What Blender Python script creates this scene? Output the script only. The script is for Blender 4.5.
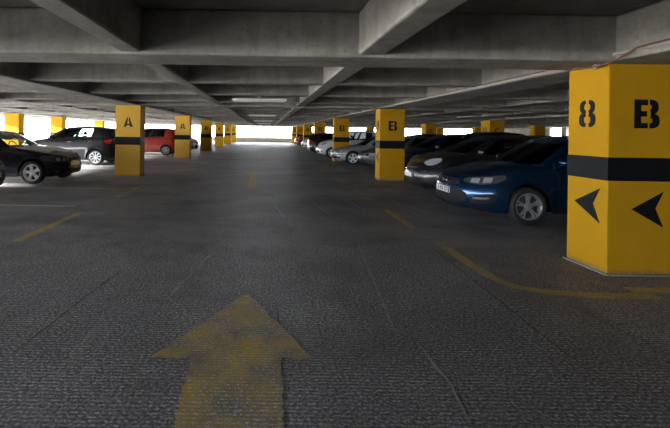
import bpy, bmesh, math, random
from mathutils import Vector, Matrix
random.seed(7)
for o in list(bpy.data.objects): bpy.data.objects.remove(o)
SC = bpy.context.scene
C = SC.collection
PI = math.pi
# ------------------------------------------------------------------ camera
cam = bpy.data.cameras.new('camera'); camo = bpy.data.objects.new('camera', cam); C.objects.link(camo)
cam.sensor_width = 36.0; cam.lens = 380.0/670*36
cam.shift_x = (335-265.5)/670; cam.shift_y = -(214-132)/670
cam.clip_end = 600; cam.clip_start = .05
camo.matrix_world = Matrix.Translation((0, 0, 1.53)) @ Matrix.Rotation(PI/2, 4, 'X') @ Matrix.Rotation(.0145, 4, 'Z')
SC.camera = camo
# ------------------------------------------------------------------ sky and exposure
SC.view_settings.view_transform = 'Standard'; SC.view_settings.look = 'None'
SC.view_settings.gamma = 1.0; SC.view_settings.use_curve_mapping = False
SC.view_settings.exposure = 0.26
SKY = 20.0
w = bpy.data.worlds.new('World'); SC.world = w; w.use_nodes = True
nt = w.node_tree; bg = nt.nodes['Background']
tc = nt.nodes.new('ShaderNodeTexCoord'); sx = nt.nodes.new('ShaderNodeSeparateXYZ'); cr = nt.nodes.new('ShaderNodeValToRGB')
nt.links.new(tc.outputs['Generated'], sx.inputs[0]); nt.links.new(sx.outputs['Z'], cr.inputs[0]); nt.links.new(cr.outputs[0], bg.inputs[0])
cr.color_ramp.elements[0].color = (.93, .96, 1.0, 1); cr.color_ramp.elements[1].color = (.80, .90, 1.0, 1)
bg.inputs[1].default_value = SKY
SX0, SX1, SY0, SY1 = -16.5, 28.8, -29.0, 56.0     # extents of the parking deck
ZB, ZS = 2.344, 2.84                              # beam underside, slab soffit
def portal(loc, rot, sx_, sy_):
    l = bpy.data.lights.new('sky_portal', 'AREA'); l.shape = 'RECTANGLE'; l.size = sx_; l.size_y = sy_
    l.cycles.is_portal = True
    o = bpy.data.objects.new('sky_portal', l); o.location = loc; o.rotation_euler = rot; C.objects.link(o)
OZ = (.70+ZB)/2; OH = ZB-.70
sun = bpy.data.lights.new('sun', 'SUN'); sun.energy = 60.0; sun.angle = math.radians(2); sun.color = (1, .95, .88)
suno = bpy.data.objects.new('sun', sun); C.objects.link(suno); suno.rotation_euler = (math.radians(10), math.radians(-77), 0)
portal((SX0-.1, (SY0+SY1)/2, OZ), (PI/2, 0, -PI/2), SY1-SY0, OH)
portal((SX1+.1, (34+SY1)/2, OZ), (PI/2, 0, PI/2), SY1-34, OH)
portal(((SX0+SX1)/2, SY1+.1, OZ), (-PI/2, 0, 0), SX1-SX0, OH)
portal(((SX0-4)/2, SY0-.1, OZ), (PI/2, 0, 0), -4-SX0, OH)

# ------------------------------------------------------------------ materials
def nd(nt, t, **k):
    n = nt.nodes.new(t)
    for a, v in k.items():
        if a.startswith('i_'): n.inputs[a[2:].replace('_', ' ')].default_value = v
        else: setattr(n, a, v)
    return n
def ramp(nt, src, stops):
    r = nt.nodes.new('ShaderNodeValToRGB'); e = r.color_ramp.elements
    while len(e) < len(stops): e.new(.5)
    for el, (p, c) in zip(e, stops):
        el.position = p; el.color = (c, c, c, 1) if not hasattr(c, '__len__') else (*c, 1)
    nt.links.new(src, r.inputs[0]); return r.outputs[0]
def mixc(nt, fac, a, b, mode='MIX'):
    m = nt.nodes.new('ShaderNodeMix'); m.data_type = 'RGBA'; m.blend_type = mode
    for s, v in ((m.inputs[0], fac), (m.inputs[6], a), (m.inputs[7], b)):
        if hasattr(v, 'node'): nt.links.new(v, s)
        elif hasattr(v, '__len__'): s.default_value = (*v, 1)
        else: s.default_value = v
    return m.outputs[2]
def mat(name, col=(.5, .5, .5), rough=.5, metal=0, coat=0, spec=.5, emit=None):
    m = bpy.data.materials.new(name); m.use_nodes = True; b = m.node_tree.nodes['Principled BSDF']
    b.inputs['Base Color'].default_value = (*col, 1); b.inputs['Roughness'].default_value = rough
    b.inputs['Metallic'].default_value = metal; b.inputs['Coat Weight'].default_value = coat
    b.inputs['Coat Roughness'].default_value = .06
    b.inputs['Specular IOR Level'].default_value = spec
    return m
def noise(nt, scale, detail=4, rough=.6, vec=None, dist=0):
    n = nt.nodes.new('ShaderNodeTexNoise'); n.inputs['Scale'].default_value = scale; n.inputs['Detail'].default_value = detail
    n.inputs['Roughness'].default_value = rough; n.inputs['Distortion'].default_value = dist
    if vec is not None: nt.links.new(vec, n.inputs['Vector'])
    return n.outputs['Fac']
def world_pos(nt, sc=(1, 1, 1), loc=(0, 0, 0), rot=(0, 0, 0)):
    g = nt.nodes.new('ShaderNodeNewGeometry'); mp = nt.nodes.new('ShaderNodeMapping')
    mp.inputs['Scale'].default_value = sc; mp.inputs['Location'].default_value = loc; mp.inputs['Rotation'].default_value = rot
    nt.links.new(g.outputs['Position'], mp.inputs[0]); return mp.outputs[0]
def bump(nt, b, h, strength, dist):
    bp = nt.nodes.new('ShaderNodeBump'); bp.inputs['Strength'].default_value = strength; bp.inputs['Distance'].default_value = dist
    nt.links.new(h, bp.inputs['Height']); nt.links.new(bp.outputs[0], b.inputs['Normal'])
def add(nt, a, b, k=1.0, op='ADD'):
    m = nt.nodes.new('ShaderNodeMath'); m.operation = 'MULTIPLY'; m.inputs[1].default_value = k; nt.links.new(b, m.inputs[0])
    n = nt.nodes.new('ShaderNodeMath'); n.operation = op; nt.links.new(a, n.inputs[0]); nt.links.new(m.outputs[0], n.inputs[1]); return n.outputs[0]

def floor_mat(name, paint=None, wear=(.42, .60)):
    m = bpy.data.materials.new(name); m.use_nodes = True; nt = m.node_tree; b = nt.nodes['Principled BSDF']
    P = world_pos(nt)
    big = noise(nt, .55, 5, .6, P, .3); mid = noise(nt, 5, 6, .7, P); fine = noise(nt, 55, 3, .7, P)
    speck = noise(nt, 44, 4, .75, world_pos(nt, (1.05, 1.3, 1)))
    col = ramp(nt, big, [(.30, (.30, .306, .335)), (.5, (.44, .448, .48)), (.72, (.62, .63, .665))])
    col = mixc(nt, ramp(nt, mid, [(.3, .0), (.75, .55)]), col, (.17, .17, .18))
    col = mixc(nt, ramp(nt, speck, [(.38, .9), (.52, .0)]), col, (.05, .052, .062))
    col = mixc(nt, ramp(nt, speck, [(.52, .0), (.62, .95)]), col, (.92, .93, .97))
    # transverse broom ribs every 28 mm, breaking up irregularly
    wv = nd(nt, 'ShaderNodeTexWave', wave_type='BANDS', bands_direction='Y', wave_profile='SIN')
    wv.inputs['Scale'].default_value = 2*PI/20/.030; wv.inputs['Distortion'].default_value = 1.1; wv.inputs['Detail'].default_value = 2
    wv.inputs['Detail Scale'].default_value = .3
    nt.links.new(world_pos(nt), wv.inputs['Vector'])
    ribm = ramp(nt, noise(nt, .9, 3, .6, P), [(.35, .15), (.6, 1.0)])
    rib = nt.nodes.new('ShaderNodeMath'); rib.operation = 'MULTIPLY'; nt.links.new(wv.outputs['Fac'], rib.inputs[0]); nt.links.new(ribm, rib.inputs[1])
    # long scuffs running with the lane
    sc1 = noise(nt, 1.0, 2, .5, world_pos(nt, (5.5, .10, 1), rot=(0, 0, .10)), .4)
    sc2 = noise(nt, 1.0, 2, .5, world_pos(nt, (5.0, .13, 1), (3, 7, 0), (0, 0, -.28)), .4)
    l1 = ramp(nt, sc1, [(.494, 0), (.500, 1), (.506, 0)]); l2 = ramp(nt, sc2, [(.496, 0), (.501, 1), (.506, 0)])
    brk = ramp(nt, noise(nt, 1.3, 3, .6, P), [(.48, 0), (.62, .55)])
    for l, c in ((l1, (.62, .62, .63)), (l2, (.09, .09, .095))):
        mm = nt.nodes.new('ShaderNodeMath'); mm.operation = 'MULTIPLY'; nt.links.new(l, mm.inputs[0]); nt.links.new(brk, mm.inputs[1])
        col = mixc(nt, mm.outputs[0], col, c)
    # dark polished band worn across the lane, tyre dust
    st = ramp(nt, noise(nt, 1, 4, .6, world_pos(nt, (.16, .6, 1), (0, 3, 0)), .5), [(.5, 0), (.68, .5)])
    col = mixc(nt, st, col, (.12, .118, .12))
    col = mixc(nt, ramp(nt, rib.outputs[0], [(.0, .6), (.55, .0)]), col, (.07, .07, .078))  # dirt in the grooves, with rib shade put into the colour
    if paint:
        pc = mixc(nt, ramp(nt, mid, [(.3, 0), (.8, .6)]), paint, tuple(x*.6 for x in paint))
        wr = ramp(nt, add(nt, speck, noise(nt, 3.2, 4, .6, P), .55), [(wear[0]+.27, .92), (wear[1]+.27, .06)])
        wr2 = nt.nodes.new('ShaderNodeMath'); wr2.operation = 'MULTIPLY'; wr2.use_clamp = True; nt.links.new(wr, wr2.inputs[0])
        nt.links.new(ramp(nt, wv.outputs['Fac'], [(0, 1.0), (1, .75)]), wr2.inputs[1])
        col = mixc(nt, wr2.outputs[0], col, pc)
    nt.links.new(col, b.inputs['Base Color'])
    b.inputs['Roughness'].default_value = .55; b.inputs['Specular IOR Level'].default_value = .32
    h = add(nt, add(nt, rib.outputs[0], fine, .9), speck, 2.6)
    bump(nt, b, h, .8, .005)
    return m
def concrete(name, c0, c1, rough=.85):
    m = bpy.data.materials.new(name); m.use_nodes = True; nt = m.node_tree; b = nt.nodes['Principled BSDF']
    P = world_pos(nt)
    big = noise(nt, 1.1, 6, .65, P, .4); fine = noise(nt, 30, 4, .7, P)
    st = noise(nt, 1, 4, .6, world_pos(nt, (6, 6, .7)), .3)
    col = ramp(nt, big, [(.3, c0), (.7, c1)])
    col = mixc(nt, ramp(nt, noise(nt, 4.5, 6, .7, P, .2), [(.45, 0), (.7, .5)]), col, tuple(x*.6 for x in c0))
    col = mixc(nt, ramp(nt, st, [(.5, 0), (.75, .45)]), col, tuple(x*.55 for x in c0))
    col = mixc(nt, ramp(nt, fine, [(.58, 0), (.70, .55)]), col, tuple(x*.35 for x in c0))
    nt.links.new(col, b.inputs['Base Color']); b.inputs['Roughness'].default_value = rough
    bump(nt, b, add(nt, fine, big, 2), .5, .006); return m
def paint_mat(name, c, dirt, rough=.5, scuff=.45):
    m = bpy.data.materials.new(name); m.use_nodes = True; nt = m.node_tree; b = nt.nodes['Principled BSDF']
    P = world_pos(nt)
    n1 = noise(nt, 2.0, 5, .6, P); n2 = noise(nt, 24, 4, .7, P)
    col = mixc(nt, ramp(nt, n1, [(.4, 0), (.8, scuff)]), c, dirt)
    col = mixc(nt, ramp(nt, n2, [(.60, 0), (.78, scuff)]), col, dirt)
    g = nt.nodes.new('ShaderNodeNewGeometry'); s = nt.nodes.new('ShaderNodeSeparateXYZ'); nt.links.new(g.outputs['Position'], s.inputs[0])
    zz = add(nt, s.outputs['Z'], n2, .18)
    col = mixc(nt, ramp(nt, zz, [(.09, .75), (.17, 0)]), col, (.16, .13, .09))   # grime splashed along the foot
    nt.links.new(col, b.inputs['Base Color']); b.inputs['Roughness'].default_value = rough; b.inputs['Specular IOR Level'].default_value = .2
    bump(nt, b, add(nt, n2, n1, 2), .35, .004); return m
def worn_black(name, under, amt):
    m = bpy.data.materials.new(name); m.use_nodes = True; nt = m.node_tree; b = nt.nodes['Principled BSDF']
    n = noise(nt, 14, 5, .75, world_pos(nt))
    col = mixc(nt, ramp(nt, n, [(.62-amt, 0), (.72-amt, 1)]), (.006, .0065, .009), under)
    nt.links.new(col, b.inputs['Base Color']); b.inputs['Roughness'].default_value = .6; b.inputs['Specular IOR Level'].default_value = .2; return m
def car_paint(name, c, metal=.5, rough=.32):
    m = bpy.data.materials.new(name); m.use_nodes = True; nt = m.node_tree; b = nt.nodes['Principled BSDF']
    n = noise(nt, 3, 3, .5, world_pos(nt))
    col = mixc(nt, ramp(nt, n, [(.5, 0), (.9, .08)]), c, (.08, .075, .07))
    nt.links.new(col, b.inputs['Base Color']); b.inputs['Metallic'].default_value = metal
    nt.links.new(ramp(nt, n, [(.3, rough-.02), (.8, rough+.04)]), b.inputs['Roughness'])
    b.inputs['Coat Weight'].default_value = .6; b.inputs['Coat Roughness'].default_value = .08; return m
def glass_mat(name, tint, gl=.9):
    m = bpy.data.materials.new(name); m.use_nodes = True; nt = m.node_tree; nt.nodes.clear()
    o = nt.nodes.new('ShaderNodeOutputMaterial'); mx = nt.nodes.new('ShaderNodeMixShader'); t = nt.nodes.new('ShaderNodeBsdfTransparent'); g = nt.nodes.new('ShaderNodeBsdfGlossy')
    fr = nt.nodes.new('ShaderNodeFresnel'); fr.inputs[0].default_value = 1.5
    t.inputs[0].default_value = (*tint, 1); g.inputs[0].default_value = (gl, gl, gl, 1); g.inputs[1].default_value = .03
    nt.links.new(fr.outputs[0], mx.inputs[0]); nt.links.new(t.outputs[0], mx.inputs[1]); nt.links.new(g.outputs[0], mx.inputs[2]); nt.links.new(mx.outputs[0], o.inputs[0]); return m

YEL = (.50, .265, .004)
M = dict(
    floor=floor_mat('worn_ribbed_concrete'),
    arrow=floor_mat('worn_yellow_road_paint', (.95, .65, .03), (.34, .58)),
    line=floor_mat('faded_yellow_line_paint', (.80, .55, .07), (.44, .66)),
    linef=floor_mat('very_faded_yellow_line_paint', (.65, .47, .12), (.34, .56)),
    white=floor_mat('faded_white_line_paint', (.9, .9, .86), (.46, .7)),
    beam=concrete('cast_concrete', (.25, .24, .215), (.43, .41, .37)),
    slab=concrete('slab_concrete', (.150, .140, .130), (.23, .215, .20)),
    wall=concrete('parapet_concrete', (.30, .25, .21), (.42, .36, .30)),
    scratch=concrete('scraped_concrete', (.40, .40, .42), (.62, .62, .64)), crack=concrete('dirt_filled_crack', (.08, .08, .085), (.15, .15, .16)),
    curb=concrete('mortar', (.22, .22, .22), (.36, .36, .36)),
    yel=paint_mat('yellow_masonry_paint', YEL, (.33, .17, .012), .8),
    yelpale=paint_mat('pale_yellow_masonry_paint', (.80, .47, .07), (.60, .36, .07), .8),  # lighter, worn-looking yellow for the nearest A pillars
    blk=worn_black('black_masonry_paint', YEL, -.2), blkworn=worn_black('peeling_black_paint', (.42, .34, .20), .06),
    bluegrey=worn_black('scuffed_black_band_paint', (.05, .06, .085), .02),
    pipe=mat('rusty_conduit', (.16, .07, .04), .6), palepipe=mat('grey_conduit', (.40, .38, .35), .55),
    lampbody=mat('white_enamel_fixture', (.8, .8, .78), .45), tube=mat('fluorescent_tube_glass', (.86, .86, .84), .25),
    rubber=mat('tyre_rubber', (.018, .018, .019), .75), trim=mat('black_plastic', (.010, .010, .012), .6, spec=.25),
    dark=mat('dark_interior_cloth', (.030, .030, .033), .9), seat=mat('seat_cloth', (.05, .05, .055), .85),
    chrome=mat('chrome', (.75, .75, .77), .12, 1), alloy=mat('silver_alloy', (.80, .81, .83), .32, .25), alloym=mat('grey_alloy', (.30, .31, .33), .3, .3), alloyd=mat('dull_dark_alloy', (.30, .30, .32), .35, .8),
    lamp=mat('headlamp_lens', (.42, .44, .47), .08, .3, 1), lampdark=mat('smoked_lamp_housing', (.06, .065, .075), .12, .2, 1),
    red=mat('red_tail_lens', (.55, .012, .012), .12, 0, 1), amber=mat('amber_lens', (.65, .22, .03), .15, 0, 1), plate=mat('number_plate_white', (.80, .80, .78), .4),
    ink=mat('plate_ink', (.02, .02, .03), .5), euro=mat('plate_blue_strip', (.02, .06, .35), .4),
    glass=glass_mat('car_window_glass', (.62, .70, .66)), glassd=glass_mat('tinted_car_window_glass', (.10, .11, .115)),
    ground=mat('outside_pale_ground', (.55, .52, .47), .9), render_=mat('pale_house_render', (.70, .62, .52), .9), tile=mat('terracotta_roof', (.45, .20, .12), .9))

# ------------------------------------------------------------------ mesh helpers
def link(name, bm, mats, parent=None, smooth=None, bevel=0):
    me = bpy.data.meshes.new(name)
    bmesh.ops.recalc_face_normals(bm, faces=bm.faces) if smooth != 'keep' else None
    bm.to_mesh(me); bm.free()
    for m_ in (mats if isinstance(mats, (list, tuple)) else [mats]): me.materials.append(m_)
    if smooth:
        for p in me.polygons: p.use_smooth = True
        if smooth != 'keep':
            me.set_sharp_from_angle(angle=math.radians(smooth if isinstance(smooth, (int, float)) and smooth > 1 else 40))
    o = bpy.data.objects.new(name, me); C.objects.link(o)
    if parent: o.parent = parent
    if bevel:
        b = o.modifiers.new('bevel', 'BEVEL'); b.width = bevel; b.segments = 2; b.limit_method = 'ANGLE'
    return o
def box(bm, x0, x1, y0, y1, z0, z1, mi=0):
    v = [bm.verts.new((x, y, z)) for z in (z0, z1) for x, y in ((x0, y0), (x1, y0), (x1, y1), (x0, y1))]
    for f in ((3, 2, 1, 0), (4, 5, 6, 7), (0, 1, 5, 4), (1, 2, 6, 5), (2, 3, 7, 6), (3, 0, 4, 7)):
        bm.faces.new([v[i] for i in f]).material_index = mi
def tube(bm, pts, r, n=8, caps=True):
    rings = []
    for i, p in enumerate(pts):
        p = Vector(p); d = (Vector(pts[min(i+1, len(pts)-1)])-Vector(pts[max(i-1, 0)])).normalized()
        a = d.cross(Vector((0, 0, 1)));
        if a.length < .1: a = d.cross(Vector((1, 0, 0)))
        a.normalize(); b = d.cross(a)
        rings.append([bm.verts.new(p+a*math.cos(2*PI*k/n)*r+b*math.sin(2*PI*k/n)*r) for k in range(n)])
    for r0, r1 in zip(rings, rings[1:]):
        for k in range(n): bm.faces.new((r0[k], r0[(k+1) % n], r1[(k+1) % n], r1[k]))
    if caps: bm.faces.new(rings[0]); bm.faces.new(rings[-1])
def lathe_y(bm, prof, n=32, cx=0, cz=0, mi=0):          # prof: (radius, y); axis along y
    rings = [[bm.verts.new((cx+r*math.cos(2*PI*k/n), y, cz+r*math.sin(2*PI*k/n))) for k in range(n)] for r, y in prof]
    for r0, r1 in zip(rings, rings[1:]):
        for k in range(n): bm.faces.new((r0[k], r0[(k+1) % n], r1[(k+1) % n], r1[k])).material_index = mi
def ell(bm, c, r, nu=14, nv=8):
    rows = []
    for j in range(nv+1):
        t = PI*j/nv; rows.append([bm.verts.new((c[0]+r[0]*math.sin(t)*math.cos(2*PI*i/nu), c[1]+r[1]*math.sin(t)*math.sin(2*PI*i/nu), c[2]+r[2]*math.cos(t))) for i in range(nu)])
    for a, b in zip(rows, rows[1:]):
        for i in range(nu): bm.faces.new((a[i], a[(i+1) % nu], b[(i+1) % nu], b[i]))
    bmesh.ops.remove_doubles(bm, verts=bm.verts, dist=1e-5)
def tag(o, label=None, cat=None, group=None, kind=None):
    if label: o['label'] = label
    if cat: o['category'] = cat
    if group: o['group'] = group
    if kind: o['kind'] = kind
    return o
def empty(name, loc, rz=0):
    o = bpy.data.objects.new(name, None); o.location = loc; o.rotation_euler = (0, 0, rz); o.empty_display_size = .3; C.objects.link(o); return o
def lerp(tab, x):
    if x <= tab[0][0]: return tab[0][1]
    for (a, va), (b, vb) in zip(tab, tab[1:]):
        if x <= b: return va+(vb-va)*(x-a)/(b-a)
    return tab[-1][1]
def smoothtab(tab, x, k=.06):
    return (lerp(tab, x-k)+2*lerp(tab, x)+lerp(tab, x+k))/4

# ------------------------------------------------------------------ structure
def struct(name, fn, m, label=None, bevel=0, cat=None):
    bm = bmesh.new(); fn(bm); o = link(name, bm, m, bevel=bevel); tag(o, label, cat, kind='structure'); return o
struct('floor', lambda b: box(b, SX0-.2, SX1+.2, SY0-.2, SY1+.2, -.30, 0), M['floor'], 'ribbed grey concrete parking deck floor')
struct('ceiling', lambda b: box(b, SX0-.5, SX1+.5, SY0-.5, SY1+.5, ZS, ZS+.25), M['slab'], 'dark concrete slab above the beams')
struct('wall_back', lambda b: box(b, SX0, SX1, SY1, SY1+.2, 0, .70), M['wall'], 'low concrete parapet closing the far end of the lane')
def fwall(b): box(b, SX0, -4, SY0-.2, SY0, 0, .70); box(b, -4, SX1, SY0-.2, SY0, 0, ZS)  # unseen wall, closed except at the left to cut light from behind
struct('wall_front', fwall, M['wall'], 'unseen concrete wall behind the viewer, left opening shaped to limit the light')
struct('wall_left', lambda b: box(b, SX0-.2, SX0, SY0, SY1, 0, .62), M['wall'], 'low concrete parapet along the bright left side')
def rwall(b):
    box(b, SX1, SX1+.2, SY0, 34.4, 0, ZS); box(b, SX1, SX1+.2, 34.4, 38.5, 0, 1.25); box(b, SX1, SX1+.2, 38.5, 50.5, 0, ZS); box(b, SX1, SX1+.2, 50.5, SY1, 0, .90)
    for y in (35.9, ): box(b, SX1-.4, SX1+.1, y, y+.6, .70, ZS)
struct('wall_right', rwall, M['wall'], 'right hand wall with window openings towards the far end')
# beams: one object per row
nb = [0]
def beam(x0, x1, y0, y1, z0, mat_=None, label=None):
    nb[0] += 1
    ch = .025
    def f(b): box(b, x0, x1, y0, y1, z0, ZS-.001)
    struct('trim_%d' % nb[0], f, M['beam'], label, bevel=ch)
pitch = 8.25; Y0 = 4.2
for k in range(-4, 7):
    y = Y0-.12+pitch*k
    beam(SX0-.3, SX1+.3, y, y+.62, ZB, label='deep concrete cross beam over the pillar row' if k != 0 else 'nearest deep concrete cross beam right above the lane')
    if k < 6:
        for j in (1, 2, 3):
            yy = Y0+.32+pitch*k+2.22*j-(.75 if k == -1 and j == 3 else 0)
            beam(SX0-.3, SX1+.3, yy-.12, yy+.12, 2.382, label='narrow concrete cross rib under the slab')
LONG = [(-14.3, -13.5), (-11.0, -10.75), (-7.85, -7.6), (-4.94, -4.12), (-1.585, -1.343), (.99, 1.27), (3.75, 4.57), (7.0, 7.27), (9.7, 9.97), (12.2, 13.02), (15.2, 15.5), (17.9, 18.2), (20.5, 21.3), (24.6, 24.9)]
for x0, x1 in LONG:
    wide = x1-x0 > .5
    beam(x0, x1, SY0-.3, SY1+.3, ZB+.002 if wide else 2.375, label='wide concrete girder along a line of yellow pillars' if wide else 'slim concrete girder running with the lane')
# edge beams over the openings
for a in ((SX0-.5, SX0, SY0-.4, SY1+.4), (SX1, SX1+.5, SY0-.4, SY1+.4), (SX0, SX1, SY1, SY1+.4), (SX0, SX1, SY0-.4, SY0)):
    beam(*a, ZB+.001, label='concrete edge beam above the outer opening')
# outside
bm = bmesh.new(); box(bm, -300, 300, -200, 400, -3.6, -3.4); tag(link('ground', bm, M['ground']), 'pale ground outside the parking deck', 'ground', kind='structure')
def house(x, y, wd, dp, hh, label):
    r = empty('house', (x, y, -3.4)); tag(r, label, 'house', 'houses beyond the far parapet')
    bm = bmesh.new(); box(bm, -wd/2, wd/2, 0, dp, 0, hh); link('wall', bm, M['render_'], r)
    bm = bmesh.new(); e = .5
    v = [bm.verts.new(p) for p in ((-wd/2-e, -e, hh), (wd/2+e, -e, hh), (wd/2+e, dp+e, hh), (-wd/2-e, dp+e, hh), (-wd/2+2, dp/2, hh+1.7), (wd/2-2, dp/2, hh+1.7))]
    for f in ((0, 1, 5, 4), (1, 2, 5), (2, 3, 4, 5), (3, 0, 4), (3, 2, 1, 0)): bm.faces.new([v[i] for i in f])
    link('roof', bm, M['tile'], r)
house(-3, 130, 18, 10, 3.6, 'pale house with a red roof, left one past the far parapet')
house(14, 150, 20, 10, 3.9, 'pale house with a red roof, right one past the far parapet')

# ------------------------------------------------------------------ stencilled signs (2D polygons, unit height, x right, y up)
def ringq(cx, cy, ox, oy, ix, iy, a0, a1, n=12):
    q = []
    for k in range(n):
        t0 = math.radians(a0+(a1-a0)*k/n); t1 = math.radians(a0+(a1-a0)*(k+1)/n)
        sp = lambda t, rx, ry: (cx+rx*math.copysign(abs(math.cos(t))**.75, math.cos(t)), cy+ry*math.copysign(abs(math.sin(t))**.75, math.sin(t)))
        q.append([sp(t0, ix, iy), sp(t0, ox, oy), sp(t1, ox, oy), sp(t1, ix, iy)])
    return q
def R(x0, y0, x1, y1): return [[(x0, y0), (x1, y0), (x1, y1), (x0, y1)]]
G = {}
G['B'] = R(0, 0, .24, 1)+R(.24, .80, .47, 1)+R(.24, .41, .44, .60)+R(.24, 0, .47, .19) \
    + ringq(.53, .745, .31, .255, .08, .075, 90, -85)+ringq(.53, .265, .35, .265, .10, .085, 85, -90)
G['8'] = [q for s in (0, 1) for q in ringq(.345 if not s else .405, .745, .30, .255, .10, .12, (95 if not s else 85), (265 if not s else -85))] \
    + [q for s in (0, 1) for q in ringq(.345 if not s else .405, .275, .33, .275, .11, .13, (95 if not s else 85), (265 if not s else -85))]
G['9'] = [q for s in (0, 1) for q in ringq(.345 if not s else .405, .72, .33, .28, .11, .13, (95 if not s else 85), (265 if not s else -85))] \
    + R(.53, .2, .75, .72)+ringq(.42, .26, .33, .26, .11, .10, 0, -85)+ringq(.33, .26, .33, .26, .11, .10, 265, 180)
G['1'] = R(.12, 0, .36, 1)+[[(0, .78), (.12, .78), (.12, 1), (.06, .9)]]
G['0'] = [q for s in (0, 1) for q in ringq(.315 if not s else .375, .5, .30, .5, .09, .33, (95 if not s else 85), (265 if not s else -85))]
G['C'] = ringq(.36, .5, .36, .5, .13, .30, 95, 265)+ringq(.44, .5, .32, .5, .10, .30, 85, 25)+ringq(.44, .5, .32, .5, .10, .30, -25, -85)
G['A'] = [[(0, 0), (.24, 0), (.42, .62), (.42, 1), (.34, 1)], [(.94, 0), (.70, 0), (.52, .62), (.52, 1), (.60, 1)], [(.28, .16), (.66, .16), (.62, .33), (.32, .33)]]
G['<'] = [[(0, .5), (.89, 1), (.66, .53)], [(0, .5), (.66, .53), (.89, 0)]]
GW = {'B': .88, '8': .75, '9': .75, '1': .36, '0': .69, 'C': .76, 'A': .94, '<': .89}
def stencil(name, txt, h, cx, cz, face, pillar, m, W, D, sc_x=1):
    """face 'front' faces -y; 'lane_left' faces -x. cx: distance from the near-left corner."""
    bm = bmesh.new(); tot = sum(GW[c] for c in txt)+.12*(len(txt)-1); x = -tot/2
    for ch in txt:
        for poly in G[ch]:
            vs = []
            for px, py in poly:
                a = cx+(x+px)*h*sc_x; z = cz+(py-.5)*h
                vs.append(bm.verts.new((a, -.0025, z) if face == 'front' else (-.0025, D-a, z)))
            try: bm.faces.new(vs)
            except ValueError: pass
        x += GW[ch]+.12
    bmesh.ops.remove_doubles(bm, verts=bm.verts, dist=1e-4)
    bmesh.ops.recalc_face_normals(bm, faces=bm.faces)
    ex = bmesh.ops.extrude_face_region(bm, geom=bm.faces[:])
    d = Vector((0, .002, 0)) if face == 'front' else Vector((.002, 0, 0))
    bmesh.ops.translate(bm, verts=[v for v in ex['geom'] if isinstance(v, bmesh.types.BMVert)], vec=d)
    return link(name, bm, m, pillar)
# pillar origin: near-left-bottom corner
def pillar(x, y, label, letter='', number='', arrows=False, W=.82, D=.50, side='left', worn=False, group=None, H=ZB, m_=None):
    r = empty('pillar', (x, y, 0)); tag(r, label, 'pillar', group)
    bm = bmesh.new(); box(bm, 0, W, 0, D, 0, H); link('shaft', bm, M['yelpale' if worn else 'yel'], r, bevel=.012)
    bm = bmesh.new(); e = .003
    for s in ((-e, W+e, -e, 0), (-e, W+e, D, D+e), (-e, 0, 0, D), (W, W+e, 0, D)): box(bm, *s, 1.045, 1.305)
    link('black_band', bm, M['bluegrey' if worn else 'blk'], r)
    bm = bmesh.new()
    for s in ((-.03, W+.03, -.03, 0), (-.03, W+.03, D, D+.03), (-.03, 0, 0, D), (W, W+.03, 0, D)): box(bm, *s, 0, .022)
    link('mortar_skirt', bm, M['curb'], r, bevel=.015)
    ink = M['blkworn'] if worn else M['blk']
    if letter: stencil('stencil_letter', letter, .32, W*.515, 1.79, 'front', r, ink, W, D)
    if number: stencil('stencil_number', number, .32, D*.5, 1.80, 'lane_left', r, ink, W, D)
    if arrows:
        stencil('arrow_sign', '<', .40, W*.54, .735, 'front', r, ink, W, D) if arrows == 2 else None
        stencil('arrow_sign', '<', .40, D*.52, .75, 'lane_left', r, ink, W, D)
    return r
GA, GB = 'yellow pillars lettered A left of the lane', 'yellow pillars lettered B right of the lane'
Bl = ['large yellow pillar marked 8 and B with two black arrows, nearest on the right', 'yellow pillar marked B between the black hatchback and the silver cars, second on the right',
      'yellow pillar marked B behind the nose of the silver sedan, third on the right', 'yellow pillar marked B behind the car with red tail lights, fourth on the right',
      'yellow pillar marked B behind the small white car, fifth on the right', 'distant yellow pillar, second to last of the right hand row', 'farthest yellow pillar of the right hand row by the end parapet']
for k in range(7):
    pillar(3.79 if k == 0 else 3.75, Y0+pitch*k, Bl[k], 'B', ['8', '9', '10'][k] if k < 3 else '', (2 if k == 0 else 1) if k < 2 else False, D=.56 if k == 0 else .50, group=GB)
Al = ['yellow pillar with a worn A behind the silver wheeled black compact, nearest on the left', 'yellow pillar with a peeling A right beside the red car, second on the left',
      'yellow pillar marked A with the white van behind it, third on the left', 'yellow pillar marked A, fourth of the left hand row', 'yellow pillar marked A, fifth of the left hand row', 'farthest yellow pillar of the left hand row by the end parapet']
for k in range(6):
    pillar(-4.94, 12.5+8.2*k, Al[k], 'A', worn=k < 2, group=GA)
for k, y in enumerate((12.45, 20.7, 28.95, 37.2, 45.45)):
    pillar(12.2, y, ['yellow pillar hidden beyond the large pillar marked 8', 'yellow pillar marked 10 and C seen above the black hatchback roof', 'yellow pillar with a pale side, farther back right of the second B pillar', 'distant yellow pillar of the C row behind the second B pillar', 'farthest yellow pillar of the C row'][k], 'C', '10' if k == 1 else '', D=.85, group='yellow pillars of the C row')
for k, y in enumerate((28.95, 37.2, 45.45)):
    pillar(20.5, y, ['dark yellow pillar seen above the blue hatchback roof, right of the C pillar', 'slim far yellow pillar at the right end of the long bright opening', 'far yellow pillar at the left end of the long bright opening'][k], group='yellow pillars in the dark right background')
for x, y, l in ((-14.3, 20.75, 'yellow pillar against the bright left opening, leftmost in view'), (-14.35, 25.3, 'slim yellow pillar against the glare just above the dark crossover'), (-15.6, 34.5, 'slim yellow pillar against the glare next to the nearest A pillar')):
    pillar(x, y, l, group='yellow pillars along the bright left edge')

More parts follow.
